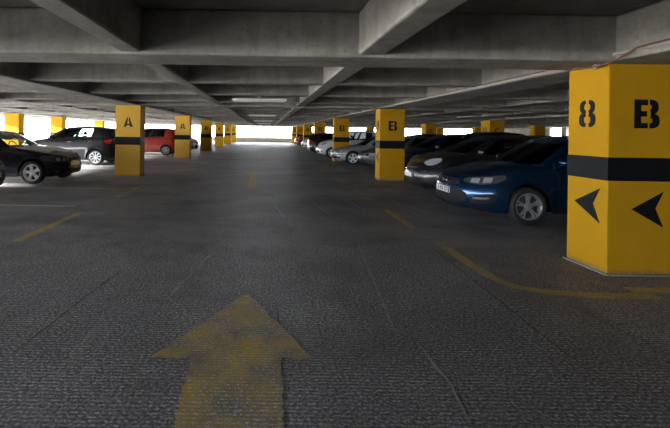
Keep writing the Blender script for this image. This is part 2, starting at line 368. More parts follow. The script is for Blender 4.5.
# ------------------------------------------------------------------ road paint
def paintpoly(name, polys, m, label, cat='road marking', group=None, z=.0015, rag=.012):
    bm = bmesh.new()
    for p in polys:
        vs = []
        for (ax_, ay_), (bx_, by_) in zip(p, p[1:]+p[:1]):
            n = max(1, int(math.hypot(bx_-ax_, by_-ay_)/.035)) if rag else 1
            for i in range(n): vs.append((ax_+(bx_-ax_)*i/n+random.uniform(-rag, rag), ay_+(by_-ay_)*i/n+random.uniform(-rag, rag)))
        bm.faces.new([bm.verts.new((x, y, z)) for x, y in vs])
    bmesh.ops.triangulate(bm, faces=bm.faces)
    return tag(link(name, bm, m), label, cat, group)
paintpoly('lane_arrow', [[(-.15, 3.61), (-.76, 2.56), (-.475, 2.56), (-.445, 1.4), (.10, 1.4), (.135, 2.57), (.35, 2.57)]], M['arrow'], 'large worn yellow arrow painted on the lane in the foreground')
paintpoly('lane_arrow', [[(-.42, 15.2), (-.66, 13.5), (-.52, 13.5), (-.50, 10.45), (-.23, 10.45), (-.28, 13.5), (-.16, 13.5)]], M['line'], 'small distant yellow arrow painted on the lane ahead')
paintpoly('lane_arrow', [[(-.42, 27.2), (-.7, 25.3), (-.50, 25.3), (-.50, 22.5), (-.25, 22.5), (-.25, 25.3), (-.1, 25.3)]], M['linef'], 'farthest faint yellow arrow painted on the lane')
def seg(x0, y0, x1, y1, wd=.11):
    d = Vector((x1-x0, y1-y0)).normalized(); n = Vector((-d.y, d.x))*wd/2
    return [(x0+n.x, y0+n.y), (x0-n.x, y0-n.y), (x1-n.x, y1-n.y), (x1+n.x, y1+n.y)]
def polyline(pts, wd=.11):
    q = []
    for a, b in zip(pts, pts[1:]):
        n = max(1, int(math.hypot(b[0]-a[0], b[1]-a[1])/.06)); q += [(a[0]+(b[0]-a[0])*i/n, a[1]+(b[1]-a[1])*i/n) for i in range(n)]
    pts = q+[pts[-1]]; L_, R_ = [], []
    for i, p in enumerate(pts):
        a = Vector(pts[max(i-1, 0)]); b = Vector(pts[min(i+1, len(pts)-1)]); d = (b-a).normalized(); n = Vector((-d.y, d.x))*wd/2*random.uniform(.85, 1.15)
        L_.append((p[0]+n.x, p[1]+n.y)); R_.append((p[0]-n.x, p[1]-n.y))
    return [[L_[i], R_[i], R_[i+1], L_[i+1]] for i in range(len(pts)-1)]
paintpoly('bay_line', polyline([(2.47, 5.15), (2.44, 4.5), (2.46, 4.05), (2.55, 3.85), (2.75, 3.74), (3.2, 3.66), (3.8, 3.66)], .13), M['line'], 'yellow bay line bending round towards the pillar marked 8', rag=0)
paintpoly('bay_line', [seg(3.66, 3.80, 4.9, 3.84, .13)], M['line'], 'short yellow bay line in front of the pillar marked 8')
GD = 'faded yellow dashes along the right bays'
for i, (a, b) in enumerate(((6.15, 7.65), (8.75, 10.45), (11.6, 13.2), (15, 16.6), (18.5, 20))):
    paintpoly('lane_dash', [seg(2.42, a, 2.44, b, .13)], M['line' if i == 0 else 'linef'], ['yellow lane dash nearest, left of the blue hatchback', 'faded yellow lane dash second from the front, right side', 'faded yellow lane dash level with the second B pillar', 'faded far yellow lane dash just past the second B pillar', 'farthest faded yellow lane dash by the third B pillar'][i], group=GD)
paintpoly('bay_line', [seg(2.6, 12.6, 3.65, 12.62, .10)], M['linef'], 'short faded yellow line at the foot of the second B pillar')
for i, (a, b) in enumerate(((5.15, 7.0), (8.6, 10.4))):
    paintpoly('lane_dash', [seg(-3.36, a, -3.38, b, .13)], M['line' if i == 0 else 'linef'], ['yellow lane dash nearest on the left of the lane', 'faded yellow lane dash in front of the nearest A pillar'][i], group='faded yellow dashes along the left bays')
paintpoly('bay_line', [seg(-9.5, 9.83, -3.9, 9.86, .09)], M['white'], 'pale bay line beside the black compact with silver wheels')
paintpoly('bay_line', [seg(-9.5, 7.56, -3.75, 7.56, .09)], M['white'], 'pale bay line on the left nearest to the viewer')
paintpoly('bay_line', [seg(-9.5, 14.9, -4.6, 14.9, .09)], M['white'], 'pale bay line in front of the dark crossover')

SCORE = [([(1.31, 5.3), (1.12, 3.72), (1.02, 2.93)], 1), ([(2.28, 5.21), (2.21, 3.88), (2.14, 2.88), (2.15, 2.47)], 0), ([(-1.69, 2.44), (-1.67, 2.92), (-1.62, 3.51), (-1.54, 4.21)], 0),
    ([(1.74, 9.38), (1.9, 8.45), (2.01, 7.5)], 1), ([(1.05, 8.39), (1.27, 6.84)], 1), ([(2.96, 9.49), (2.88, 7.03)], 1), ([(2.2, 6.38), (2.23, 5.76)], 1), ([(.08, 9.09), (.38, 6.63)], 1),
    ([(.12, 3.46), (.13, 2.55), (.12, 2.02)], 0), ([(-.89, 3.43), (-.78, 4.04), (-.63, 4.9)], 1), ([(1.14, 2.76), (1.15, 2.32), (1.1, 2.0)], 1), ([(2.77, 3.55), (2.84, 3.01), (2.91, 2.72)], 0), ([(-1.79, 5.95), (-1.67, 7.53), (-1.29, 9.9)], 0)]
floor_o = bpy.data.objects['floor']
for pts, light in SCORE:
    bm = bmesh.new(); q = []
    for a, b in zip(pts, pts[1:]):
        n = max(2, int(math.hypot(b[0]-a[0], b[1]-a[1])/.08)); q += [(a[0]+(b[0]-a[0])*i/n, a[1]+(b[1]-a[1])*i/n) for i in range(n)]
    q.append(pts[-1]); row = []
    for i, (x, y) in enumerate(q):
        x += random.uniform(-.008, .008); e = (.012 if light else .007)*min(1, i/3, (len(q)-1-i)/3)*random.uniform(.35, 1)+.0008; row.append((bm.verts.new((x-e, y, .0012)), bm.verts.new((x+e, y, .0012))))
    for a, b in zip(row, row[1:]): bm.faces.new((a[0], a[1], b[1], b[0]))
    link('scratch', bm, M['scratch' if light else 'crack'], floor_o)
# ------------------------------------------------------------------ pipes and lamps
bm = bmesh.new()
tube(bm, [(3.73, 52, 2.40), (3.73, 5.0, 2.40), (3.70, 4.75, 2.375), (3.68, 4.45, 2.325), (3.66, 4.2, 2.31), (3.68, 4.0, 2.34), (3.71, 3.8, 2.43), (3.72, 3.2, 2.45), (3.72, -6.5, 2.45)], .011)
tag(link('conduit_pipe', bm, M['pipe'], smooth=40), 'thin rusty conduit running along the right girder over the pillar marked 8', 'pipe')
bm = bmesh.new()
tube(bm, [(3.735, 4.66, 2.375), (3.735, 6.2, 2.375), (3.735, 20, 2.372)], .020)
for p in ((3.715, 4.72, 2.375), (3.69, 4.25, 2.315)): ell(bm, p, (.035, .04, .03), 10, 6)
tag(link('conduit_pipe', bm, M['palepipe'], smooth=40), 'pale grey conduit beside the rusty one, starting at the pillar marked 8', 'pipe')
bm = bmesh.new(); tube(bm, [(3.73, 4.1, 2.42), (3.72, 3.2, 2.42), (3.72, -6.5, 2.42)], .016)
tag(link('conduit_pipe', bm, M['palepipe'], smooth=40), 'pale conduit on the girder above the pillar marked 8, nearer side', 'pipe')
for k in range(5):
    y = 8.75+pitch*k; x = -.15
    r = empty('strip_light', (x, y, 2.25)); tag(r, ['unlit fluorescent strip light with round junction box, nearest over the lane', 'unlit fluorescent strip light, second over the lane', 'unlit fluorescent strip light, third over the lane', 'unlit fluorescent strip light, fourth over the lane', 'unlit fluorescent strip light, farthest over the lane'][k], 'lamp', 'strip lights hung across the lane')
    bm = bmesh.new(); box(bm, -.62, .62, -.05, .05, 0, .05); link('housing', bm, M['lampbody'], r, bevel=.01)
    for s in (-.028, .028):
        bm = bmesh.new(); tube(bm, [(-.59, s, -.014), (.59, s, -.014)], .013); link('tube', bm, M['tube'], r, smooth=40)
    bm = bmesh.new(); tube(bm, [(0, 0, .05), (0, 0, .115)], .012); ell(bm, (0, -.01, .085), (.045, .04, .035), 12, 6); link('junction_box', bm, M['palepipe'], r, smooth=40)
    bm = bmesh.new(); tube(bm, [(.04, 0, .085), (.3, 0, .10), (1.12, .0, .13)], .010); link('conduit', bm, M['pipe'], r, smooth=40)
# ------------------------------------------------------------------ cars (local frame: nose at x=0 pointing +x before placing, s = distance behind the nose)
class Car:
    def __init__(s, **k):
        s.__dict__.update(dict(L=4.4, W=1.8, ax=(.92, 3.6), R=.32, af=.85, qf=3.0, ar=.55, qr=4.0,
            sill=[(0, .24), (.5, .19), (1.5, .20), (4, .22), (5, .30)],
            zs=[(0, .74), (.12, .79), (.4, .85), (1.0, .96), (1.4, 1.02), (2.2, 1.03), (3.6, 1.07), (4.2, 1.07), (4.42, 1.0)],
            front=[(.18, .11), (.28, .03), (.42, 0), (.58, .01), (.70, .07), (.80, .15), (.95, .22)],
            rear=[(.2, .14), (.35, .02), (.5, 0), (.7, .03), (.9, .07), (1.05, .12), (1.2, .16)],
            ys=[(0, .955), (.08, .972), (.3, .992), (.45, 1.0), (.6, .99), (.72, .975), (.86, .955), (.94, .925), (1, .875)],
            crown=.07, c0=1.05, r0=1.95, r1=3.95, c1=4.36, wb=.79, wr=.60, bow=.30,
            zr=[(1.9, 1.43), (2.3, 1.485), (2.8, 1.51), (3.3, 1.50), (4.0, 1.43)],
            win=[(1.10, 1.46), (1.50, 1.80)], wtop=.90, flare=.012, rearv=(.14, .86)))
        s.__dict__.update(k)
        # half plan outline with arc length
        pts = []
        n = 34
        for i in range(n):
            t = PI/2*i/n; pts.append((s.af*(1-math.cos(t)), s.W/2*math.sin(t)**(2/s.qf)))
        x = s.af
        m = int((s.L-s.ar-s.af)/.035)
        for i in range(m): pts.append((s.af+(s.L-s.ar-s.af)*i/m, s.W/2))
        n = 26
        for i in range(n+1):
            t = PI/2*i/n; pts.append((s.L-s.ar*(1-math.sin(t)), s.W/2*max(0, math.cos(t))**(2/s.qr)))
        s.pl = pts; s.arc = [0]
        for a, b in zip(pts, pts[1:]): s.arc.append(s.arc[-1]+math.hypot(b[0]-a[0], b[1]-a[1]))
        s.T = s.arc[-1]
    def ztop(s, x): return smoothtab(s.zs, x, .10)
    def sy(s, x0, y0, z):
        zt = s.ztop(x0); zb = lerp(s.sill, x0); v = max(0, min(1, (z-zb)/(zt-zb)))
        y = y0*smoothtab(s.ys, v, .03)
        wf = max(0, 1-x0/s.af)**.8; wr_ = max(0, 1-(s.L-x0)/(s.ar+.1))**.8
        x = x0+smoothtab(s.front, z, .03)*wf-smoothtab(s.rear, z, .03)*wr_
        for a in s.ax:
            d = math.hypot(x0-a, z-s.R); f = math.exp(-((d-s.R-.05)/.06)**2)
            y += s.flare*f*(y0/(s.W/2))
        return x, y
    def surf(s, p, z, off=0):
        sg = 1 if p >= 0 else -1
        def base(pp):
            pp = abs(pp); 
            if pp >= s.T: pp = s.T-1e-4
            lo, hi = 0, len(s.arc)-1
            while hi-lo > 1:
                mm = (lo+hi)//2
                if s.arc[mm] <= pp: lo = mm
                else: hi = mm
            f = (pp-s.arc[lo])/max(1e-6, s.arc[hi]-s.arc[lo])
            x0 = s.pl[lo][0]+(s.pl[hi][0]-s.pl[lo][0])*f; y0 = s.pl[lo][1]+(s.pl[hi][1]-s.pl[lo][1])*f
            return x0, y0
        def P(pp, zz):
            x0, y0 = base(pp); x, y = s.sy(x0, y0, zz); return Vector((-x, sg*y, zz))
        a = P(p, z)
        if off:
            e = .02
            du = P(abs(p)+e, z)-P(max(0, abs(p)-e), z); dv = P(p, z+e)-P(p, z-e)
            n = du.cross(dv)
            if n.length > 1e-9:
                n.normalize()
                c = Vector((-s.L/2, 0, z))
                if n.dot(a-c) < 0: n = -n
                a = a+n*off
        return a
    def body(s):
        bm = bmesh.new(); rows = [0, .05, .12, .22, .34, .45, .56, .66, .75, .83, .89, .94, .97, 1.0]
        ins = [.985, .95, .88, .75, .55, .3, 0]
        half = {}
        for sg in (1, -1):
            grid = []
            for (x0, y0) in s.pl:
                zt = s.ztop(x0); zb = lerp(s.sill, x0)
                if y0 > s.W/2*.72:
                    for a in s.ax:
                        d = abs(x0-a); Ra = s.R+.055
                        if d < Ra: zb = max(zb, s.R+math.sqrt(Ra*Ra-d*d))
                col = []
                for v in rows:
                    z = zb+(zt-zb)*v; x, y = s.sy(x0, y0, z)
                    if v == 0: y -= .02*(y0/(s.W/2))
                    col.append((-x, sg*y, z))
                x, y = s.sy(x0, y0, zt)
                for q in ins:
                    yy = y*q; col.append((-x, sg*yy, zt+s.crown*(y*y-yy*yy)/(s.W/2)**2*(1+.0)))
                grid.append([bm.verts.new(c) for c in col])
            for a, b in zip(grid, grid[1:]):
                for i in range(len(a)-1):
                    try: f = bm.faces.new((a[i], b[i], b[i+1], a[i+1]))
                    except ValueError: continue
                    if i >= len(rows)+1:
                        xm = -(a[i].co.x+b[i+1].co.x)/2
                        if s.c0+.22 < xm < s.c1-.10: f.material_index = 1
        bmesh.ops.remove_doubles(bm, verts=bm.verts, dist=.0005)
        bmesh.ops.dissolve_degenerate(bm, edges=bm.edges, dist=.0004)
        return bm
    def gh(s, u, v):
        """greenhouse surface: u 0..1 windscreen, 1..2 side, 2..3 rear glass; v 0 belt .. 1 roof edge (positive y half)"""
        def bxy(x): 
            y0 = s.W/2
            if x < s.af: y0 *= (1-((s.af-x)/s.af)**2)**(1/s.qf)
            if x > s.L-s.ar: y0 *= max(0, 1-((x-s.L+s.ar)/s.ar)**2)**(1/s.qr)
            return min(s.wb, y0*.875-.01)
        b0 = s.c0+s.bow; b1 = s.c1-.16; q0 = s.r0+.13; q1 = s.r1-.10
        if u <= 1: bx = s.c0+s.bow*u**2.4; by = bxy(b0)*u; rx = s.r0+.13*u**2.2; ry = s.wr*.97*u
        elif u <= 2:
            t = u-1; bx = b0+(b1-b0)*t; by = bxy(bx); rx = q0+(q1-q0)*t; ry = s.wr*(.97+.03*math.sin(PI*t))
        else:
            t = 3-u; bx = s.c1-.16*t**2.4; by = bxy(b1)*t; rx = s.r1-.10*t**2.2; ry = s.wr*.97*t
        bz = s.ztop(bx)+s.crown*((s.W/2*.875)**2-by*by)/(s.W/2)**2*.9-.035
        rz = lerp(s.zr, rx)
        bl = math.sin(PI*min(1, v))*.028
        # roof edge rounds over
        x = bx+(rx-bx)*v; y = by+(ry-by)*v; z = bz+(rz-bz)*v
        if u <= 1: x -= bl*1.6; y += bl*.5*u
        elif u <= 2: y += bl*1.3
        else: x += bl*1.3; y += bl*.5*(3-u)
        if v > .9:
            k = (v-.9)/.1; z += -.0*k
        return Vector((-x, y, z))
    def cabin(s, roofmat):
        us = []
        marks = sorted(set([0, .90, 1.0, 1.03, 2.0, 1.97, 2.10, 3.0]+[a for w_ in s.win for a in w_]))
        for a, b in zip(marks, marks[1:]):
            n = max(1, round((b-a)/.07))
            us += [a+(b-a)*i/n for i in range(n)]
        us.append(3.0)
        vs = [0, .07, .2, .35, .5, .65, .8, s.wtop, .96, 1.0]
        def kind(u, v):
            if v < .07 or v > s.wtop: return None
            if u < .90: return 'windscreen'
            for i, (a, b) in enumerate(s.win):
                if a < u < b: return 'side_window'+str(i)
            if 2.10 < u and s.rearv[0]-.08 < v < s.rearv[1]+.05: return 'rear_window'
            return None
        bm = bmesh.new(); gl = {}
        for sg in (1, -1):
            grid = []
            for u in us:
                col = [s.gh(u, v) for v in vs]
                e = col[-1]; yl = abs(e.y); 
                for q in (.95, .8, .55, .3, 0):
                    yy = yl*q; col.append(Vector((e.x, yy, e.z+.035*(1-(q**2))*(yl/s.wr)**2+.012*(1 if q < .96 else 0)*(yl/s.wr))))
                grid.append([Vector((c.x, c.y*sg, c.z)) for c in col])
            for i in range(len(us)-1):
                um = (us[i]+us[i+1])/2
                for j in range(len(grid[0])-1):
                    vm = (vs[j]+vs[j+1])/2 if j < len(vs)-1 else 2
                    k = kind(um, vm)
                    q = [grid[i][j], grid[i+1][j], grid[i+1][j+1], grid[i][j+1]]
                    if k:
                        key = (k, sg if k.startswith('side') else 0); gl.setdefault(key, []).append(q)
                    else:
                        f = bm.faces.new([bm.verts.new(c) for c in q])
                        pil = s.win[0][1] < um < s.win[-1][0] and vm < s.wtop
                        f.material_index = 1 if pil else 0
        bmesh.ops.remove_doubles(bm, verts=bm.verts, dist=.0008)
        return bm, gl
def patch(car, cols, m, name, par, off=.006, rows=5, skirt=.012, step=.03, smooth=45):
    """cols: (p, z_low, z_high) along the outline, laid onto the body skin"""
    bm = bmesh.new(); ps = []
    for (a, b) in zip(cols, cols[1:]):
        n = max(1, int(abs(b[0]-a[0])/step))
        for i in range(n): ps.append(tuple(a[k]+(b[k]-a[k])*i/n for k in range(3)))
    ps.append(cols[-1])
    g = [[car.surf(p, z0+(z1-z0)*j/rows, off) for j in range(rows+1)] for p, z0, z1 in ps]
    gi = [[car.surf(p, z0+(z1-z0)*j/rows, off-skirt) for j in range(rows+1)] for p, z0, z1 in ps]
    V = [[bm.verts.new(c) for c in col] for col in g]; n = len(V)-1
    for i in range(n):
        for j in range(rows): bm.faces.new((V[i][j], V[i+1][j], V[i+1][j+1], V[i][j+1]))
    ring = [(i, 0) for i in range(n)]+[(n, j) for j in range(rows)]+[(i, rows) for i in range(n, 0, -1)]+[(0, j) for j in range(rows, 0, -1)]
    W_ = [bm.verts.new(gi[i][j]) for i, j in ring]
    for k in range(len(ring)):
        a, b = ring[k], ring[(k+1) % len(ring)]
        try: bm.faces.new((V[a[0]][a[1]], W_[k], W_[(k+1) % len(ring)], V[b[0]][b[1]]))
        except ValueError: pass
    return link(name, bm, m, par, smooth=smooth)
def wheel_meshes(R, style, alloy):
    key = (round(R, 3), style, alloy.name)
    if key in WM: return WM[key]
    r = R*.70; wd = .105
    bm = bmesh.new(); lathe_y(bm, [(r, wd-.012), (r+.012, wd+.004), (R*.86, wd+.01), (R-.018, wd-.008), (R-.004, wd-.03), (R, wd-.06), (R, -wd+.05), (R-.02, -wd), (r, -wd)], 40)
    tyre = link('tyre', bm, M['rubber'], smooth=35)
    bm = bmesh.new()
    lathe_y(bm, [(r+.004, wd-.004), (r-.012, wd-.002), (r-.022, wd-.016), (r-.026, wd-.09)], 40)
    ns = {'five': 5, 'split': 5, 'multi': 9, 'seven': 7}[style]
    for k in range(ns):
        A = 2*PI*k/ns+PI/2
        for off in ((-.13, .13) if style == 'split' else (0,)):
            if style == 'multi': w0, w1 = .018, .026
            elif style == 'split': w0, w1 = .014, .014
            elif style == 'seven': w0, w1 = .024, .030
            else: w0, w1 = .034, .050
            a0 = A+off*.9; a1 = A+off*1.25
            d0 = Vector((math.cos(a0), 0, math.sin(a0))); d1 = Vector((math.cos(a1), 0, math.sin(a1)))
            n0 = Vector((-d0.z, 0, d0.x)); n1 = Vector((-d1.z, 0, d1.x))
            vv = []
            for d, nn, rr, ww, yy in ((d0, n0, .03, w0*1.1, wd-.022), (d0, n0, r*.45, w0, wd-.018), (d1, n1, r-.015, w1, wd-.006)):
                for e in (-1, 1): vv.append((bm.verts.new(d*rr+nn*e*ww+Vector((0, yy, 0))), bm.verts.new(d*rr+nn*e*ww*1.15+Vector((0, yy-.03, 0)))))
            for i in (0, 2):
                a, b, c, d_ = vv[i], vv[i+1], vv[i+3], vv[i+2]
                bm.faces.new((a[0], b[0], c[0], d_[0])); bm.faces.new((a[0], d_[0], d_[1], a[1])); bm.faces.new((b[0], b[1], c[1], c[0]))
    lathe_y(bm, [(.075, wd-.03), (.07, wd-.012), (.05, wd-.006), (.03, wd-.004), (.0005, wd-.004)], 20)
    rim = link('rim', bm, alloy, smooth=35)
    bm = bmesh.new(); lathe_y(bm, [(r-.02, wd-.10), (.0005, wd-.10)], 32); lathe_y(bm, [(r*.72, wd-.075), (.06, wd-.07), (.06, wd-.05)], 24)
    disc = link('brake_disc', bm, M['lampdark'], smooth=35)
    out = (tyre.data, rim.data, disc.data)
    for o in (tyre, rim, disc): bpy.data.objects.remove(o)
    WM[key] = out; return out
WM = {}
def text_mesh(txt, size, m, name, par, mtx):
    cu = bpy.data.curves.new('t', 'FONT'); cu.body = txt; cu.size = size; cu.align_x = 'CENTER'; cu.align_y = 'CENTER'; cu.extrude = .001; cu.offset = size*.012
    o = bpy.data.objects.new('t', cu); C.objects.link(o); dg = bpy.context.evaluated_depsgraph_get(); dg.update()
    me = bpy.data.meshes.new_from_object(o.evaluated_get(dg)); bpy.data.objects.remove(o)
    me.materials.clear(); me.materials.append(m); me.transform(mtx)
    r = bpy.data.objects.new(name, me); C.objects.link(r); r.parent = par; return r

def build_car(c, name, cat, label, paint, nose_x, yc, dirn, group=None, style='five', alloy='alloy', glass='glassd', detail=2,
              head=None, tail=None, extras=None, plate_txt=None, plate_z=(.42, .53), rplate_z=(.62, .73), black_low=False, side_trim=None, sleep=False):
    x = nose_x-dirn*c.L/2
    root = empty(name, (x, yc, 0), 0 if dirn > 0 else PI); tag(root, label, cat, group)
    sub = []
    def fin(o): sub.append(o); return o
    rk = root
    body = fin(link('body', c.body(), [paint, M['dark']], rk, smooth=50))
    bm, gl = c.cabin(paint); fin(link('cabin', bm, [paint, M['trim']], rk, smooth=50))
    for (k, sg), qs in gl.items():
        nm = 'side_window' if k.startswith('side') else k
        bm = bmesh.new()
        for q in qs: bm.faces.new([bm.verts.new(v) for v in q])
        bmesh.ops.remove_doubles(bm, verts=bm.verts, dist=.0008)
        fin(link(nm, bm, M[glass], rk, smooth=60))
    # underbody and wheel wells
    bm = bmesh.new(); h = c.W/2-.08
    box(bm, -c.L+.35, -.35, -h+.18, h-.18, .19, .60)
    for a in c.ax:
        for sg in (-1, 1):
            Rl = c.R+.055; n = 18
            pr = [(-a+Rl*math.cos(PI*i/n), c.R+Rl*math.sin(PI*i/n)) for i in range(n+1)]
            A = [bm.verts.new((px, sg*(c.W/2-.03), pz)) for px, pz in pr]; B_ = [bm.verts.new((px, sg*(c.W/2-.36), pz)) for px, pz in pr]
            for i in range(n): bm.faces.new((A[i], A[i+1], B_[i+1], B_[i]))
            bm.faces.new(B_)
    fin(link('underbody', bm, M['trim'], rk))
    # wheels
    wm = wheel_meshes(c.R, style, M[alloy])
    for a in c.ax:
        for sg in (-1, 1):
            w_ = bpy.data.objects.new('wheel', wm[0]); C.objects.link(w_); w_.parent = rk
            w_.location = (-a, sg*(c.W/2-.115), c.R); w_.rotation_euler = (0, random.uniform(0, .5), PI if sg < 0 else 0)
            fin(w_)
            for nm, me in (('rim', wm[1]), ('brake_disc', wm[2])):
                o = bpy.data.objects.new(nm, me); C.objects.link(o); o.parent = w_
    # seats
    if detail >= 1:
        zb = c.ztop(c.c0+1.2)
        for sg in (-1, 1):
            bm = bmesh.new()
            for (sx, sz0, sz1, hw) in ((c.r0+.52, zb-.15, zb+.12, .21),):
                box(bm, -sx-.10, -sx+.0, sg*.36-hw, sg*.36+hw, sz0, sz1)
                box(bm, -sx-.13, -sx-.04, sg*.36-.12, sg*.36+.12, sz1+.03, sz1+.19)
            fin(link('seat', bm, M['seat'], rk, bevel=.04))
        bm = bmesh.new(); sx = c.r1-.35
        box(bm, -sx-.10, -sx+.02, -.55, .55, zb-.15, zb+.06)
        for sg in (-1, 1): box(bm, -sx-.11, -sx-.03, sg*.36-.12, sg*.36+.12, zb+.08, zb+.21)
        fin(link('rear_bench', bm, M['seat'], rk, bevel=.03))
        bm = bmesh.new(); n = 24
        ctr = Vector((-c.c0-.85, .36, zb-.02))
        tube(bm, [ctr+Vector((-.08*math.sin(2*PI*i/n), .18*math.cos(2*PI*i/n), .17*math.sin(2*PI*i/n))) for i in range(n+1)], .015, 6, False)
        fin(link('steering_wheel', bm, M['trim'], rk, smooth=60))
    # mirrors, handles, door gaps
    for sg in (-1, 1):
        bm = bmesh.new(); p = c.gh(1.05, .06); my = p.y+.10
        ell(bm, (p.x-.10, sg*my, p.z+.06), (.075, .115, .075), 14, 8)
        box(bm, p.x-.12, p.x-.06, min(sg*(p.y-.04), sg*my), max(sg*(p.y-.04), sg*my), p.z-.01, p.z+.03)
        fin(link('wing_mirror', bm, paint, rk, smooth=50))
    if detail >= 1:
        def p_at(xx):
            for i, (a, b) in enumerate(zip(c.pl, c.arc)):
                if a[0] >= xx and i > 10: return b
        wx = [c.gh(u, 0).x*-1 for u in (1.06, (c.win[0][1]+c.win[1][0])/2, c.win[-1][1]+.02)]
        for sg in (-1, 1):
            for xx in wx[:3]:
                if any(abs(xx-a) < c.R+.08 for a in c.ax): continue
                pp = p_at(xx); fin(patch(c, [(sg*(pp-.005), .27, c.ztop(xx)-.03), (sg*(pp+.005), .27, c.ztop(xx)-.03)], M['trim'], 'door_gap', rk, .0015, 10, .004))
            for xx in wx[1:3]:
                pp = p_at(xx-.16); z0 = c.ztop(xx)-.17
                fin(patch(c, [(sg*(pp-.10), z0, z0+.028), (sg*(pp+.08), z0+.002, z0+.03)], paint if not side_trim else M['chrome'], 'door_handle', rk, .03, 3, .034))
            p0 = p_at(c.ax[0]+c.R+.07); p1 = p_at(c.ax[1]-c.R-.07)
            fin(patch(c, [(sg*p0, .205, .27), (sg*p1, .225, .28)], M['trim'], 'sill_trim', rk, .006, 3, .012, .2))
    # lamps and plates
    for nm, cols, m_, off in (head or []):
        for sg in (-1, 1): fin(patch(c, [(sg*a, b, d) for a, b, d in cols], M[m_] if isinstance(m_, str) else m_, nm, rk, off))
    for nm, cols, m_, off in (tail or []):      # given from the rear centre
        for sg in (-1, 1): fin(patch(c, [(sg*(c.T-a), b, d) for a, b, d in cols], M[m_] if isinstance(m_, str) else m_, nm, rk, off))
    for nm, cols, m_, off in (extras or []):     # across the nose
        fin(patch(c, cols, M[m_] if isinstance(m_, str) else m_, nm, rk, off))
    def plate(z0, z1, rearp):
        z = (z0+z1)/2; pv = c.surf(c.T-.002 if rearp else .002, z, 0); d = -1 if rearp else 1
        xx = pv.x+d*.016
        bm = bmesh.new(); box(bm, xx-.006, xx+.006, -.26, .26, z0, z1); o = link('license_plate', bm, M['plate'], rk, bevel=.003); fin(o)
        bm = bmesh.new(); box(bm, xx+d*.006-.0015, xx+d*.006+.0015, (.215 if not rearp else -.255), (.255 if not rearp else -.215), z0+.005, z1-.005); link('blue_strip', bm, M['euro'], o)
        mt = Matrix.Translation((xx+d*.0075, 0, z)) @ Matrix.Rotation(d*PI/2, 4, 'Z') @ Matrix.Rotation(PI/2, 4, 'X')
        if plate_txt and not rearp: text_mesh(plate_txt, (z1-z0)*1.0, M['ink'], 'plate_characters', o, mt)
    plate(*plate_z, False); plate(*rplate_z, True)
    # shift children so the root sits at the car's centre
    for o in sub: o.location.x += c.L/2
    return root

# ---- the body types
hatch = Car()
opel = Car(L=4.42, W=1.81, ax=(1.04, 3.70), R=.325)
mini_h = Car(L=3.95, W=1.72, ax=(.80, 3.24), R=.30, af=.80, zs=[(0, .80), (.12, .86), (.4, .93), (.9, 1.03), (1.2, 1.07), (2.0, 1.05), (3.2, 1.09), (3.7, 1.08), (3.95, 1.0)],
             c0=.85, r0=1.75, r1=3.55, c1=3.90, wb=.75, wr=.57, zr=[(1.7, 1.42), (2.1, 1.48), (2.6, 1.50), (3.1, 1.48), (3.6, 1.42)], front=[(.18, .12), (.28, .03), (.42, 0), (.58, .02), (.70, .07), (.80, .13), (.95, .2)])
compact = Car(L=4.24, W=1.76, ax=(.76, 3.42), R=.325, af=.74, qf=3.4, zs=[(0, .745), (.10, .79), (.4, .86), (1.0, .95), (1.35, 1.0), (2.2, .98), (3.4, 1.02), (4.0, 1.02), (4.24, .97)],
            c0=1.22, r0=1.98, r1=3.75, c1=4.18, wb=.76, wr=.56, bow=.28, zr=[(1.9, 1.37), (2.3, 1.42), (2.8, 1.43), (3.3, 1.41), (3.8, 1.35)], front=[(.18, .10), (.26, .03), (.40, 0), (.55, .0), (.66, .04), (.78, .10), (.95, .15)], crown=.06)
sedan2 = Car(L=4.5, W=1.76, ax=(.88, 3.5), R=.315, af=.80, qf=2.9, zs=[(0, .64), (.10, .70), (.4, .77), (1.0, .87), (1.4, .93), (2.2, .94), (3.4, .97), (3.9, .98), (4.5, .90)],
            c0=1.22, r0=2.1, r1=3.3, c1=4.05, wb=.75, wr=.54, zr=[(2.0, 1.34), (2.4, 1.40), (2.8, 1.41), (3.3, 1.36)], crown=.06, win=[(1.09, 1.46), (1.51, 1.84)])
suv = Car(L=4.35, W=1.82, ax=(.90, 3.53), R=.345, af=.85, sill=[(0, .30), (.5, .25), (2, .26), (4, .28), (5, .36)], zs=[(0, .84), (.12, .90), (.4, .97), (1.0, 1.06), (1.4, 1.12), (2.2, 1.12), (3.3, 1.18), (4.0, 1.20), (4.35, 1.14)],
          c0=1.05, r0=1.9, r1=3.95, c1=4.28, wb=.79, wr=.61, zr=[(1.8, 1.51), (2.3, 1.60), (2.8, 1.625), (3.4, 1.61), (4.0, 1.55)], front=[(.25, .11), (.35, .03), (.5, 0), (.65, .01), (.8, .07), (.95, .14)],
          rear=[(.3, .12), (.45, .01), (.6, 0), (.8, .03), (1.0, .06), (1.2, .12)], win=[(1.10, 1.42), (1.47, 1.74)], flare=.03)
mpv = Car(L=4.1, W=1.74, ax=(.80, 3.42), R=.31, af=.80, ar=.45, zs=[(0, .84), (.12, .90), (.4, .98), (.9, 1.06), (1.2, 1.10), (2.0, 1.10), (3.2, 1.13), (3.8, 1.12), (4.1, 1.05)],
          c0=.80, r0=1.65, r1=3.85, c1=4.06, wb=.77, wr=.62, zr=[(1.6, 1.54), (2.1, 1.62), (2.6, 1.65), (3.2, 1.64), (3.9, 1.58)], win=[(1.09, 1.42), (1.47, 1.78)])

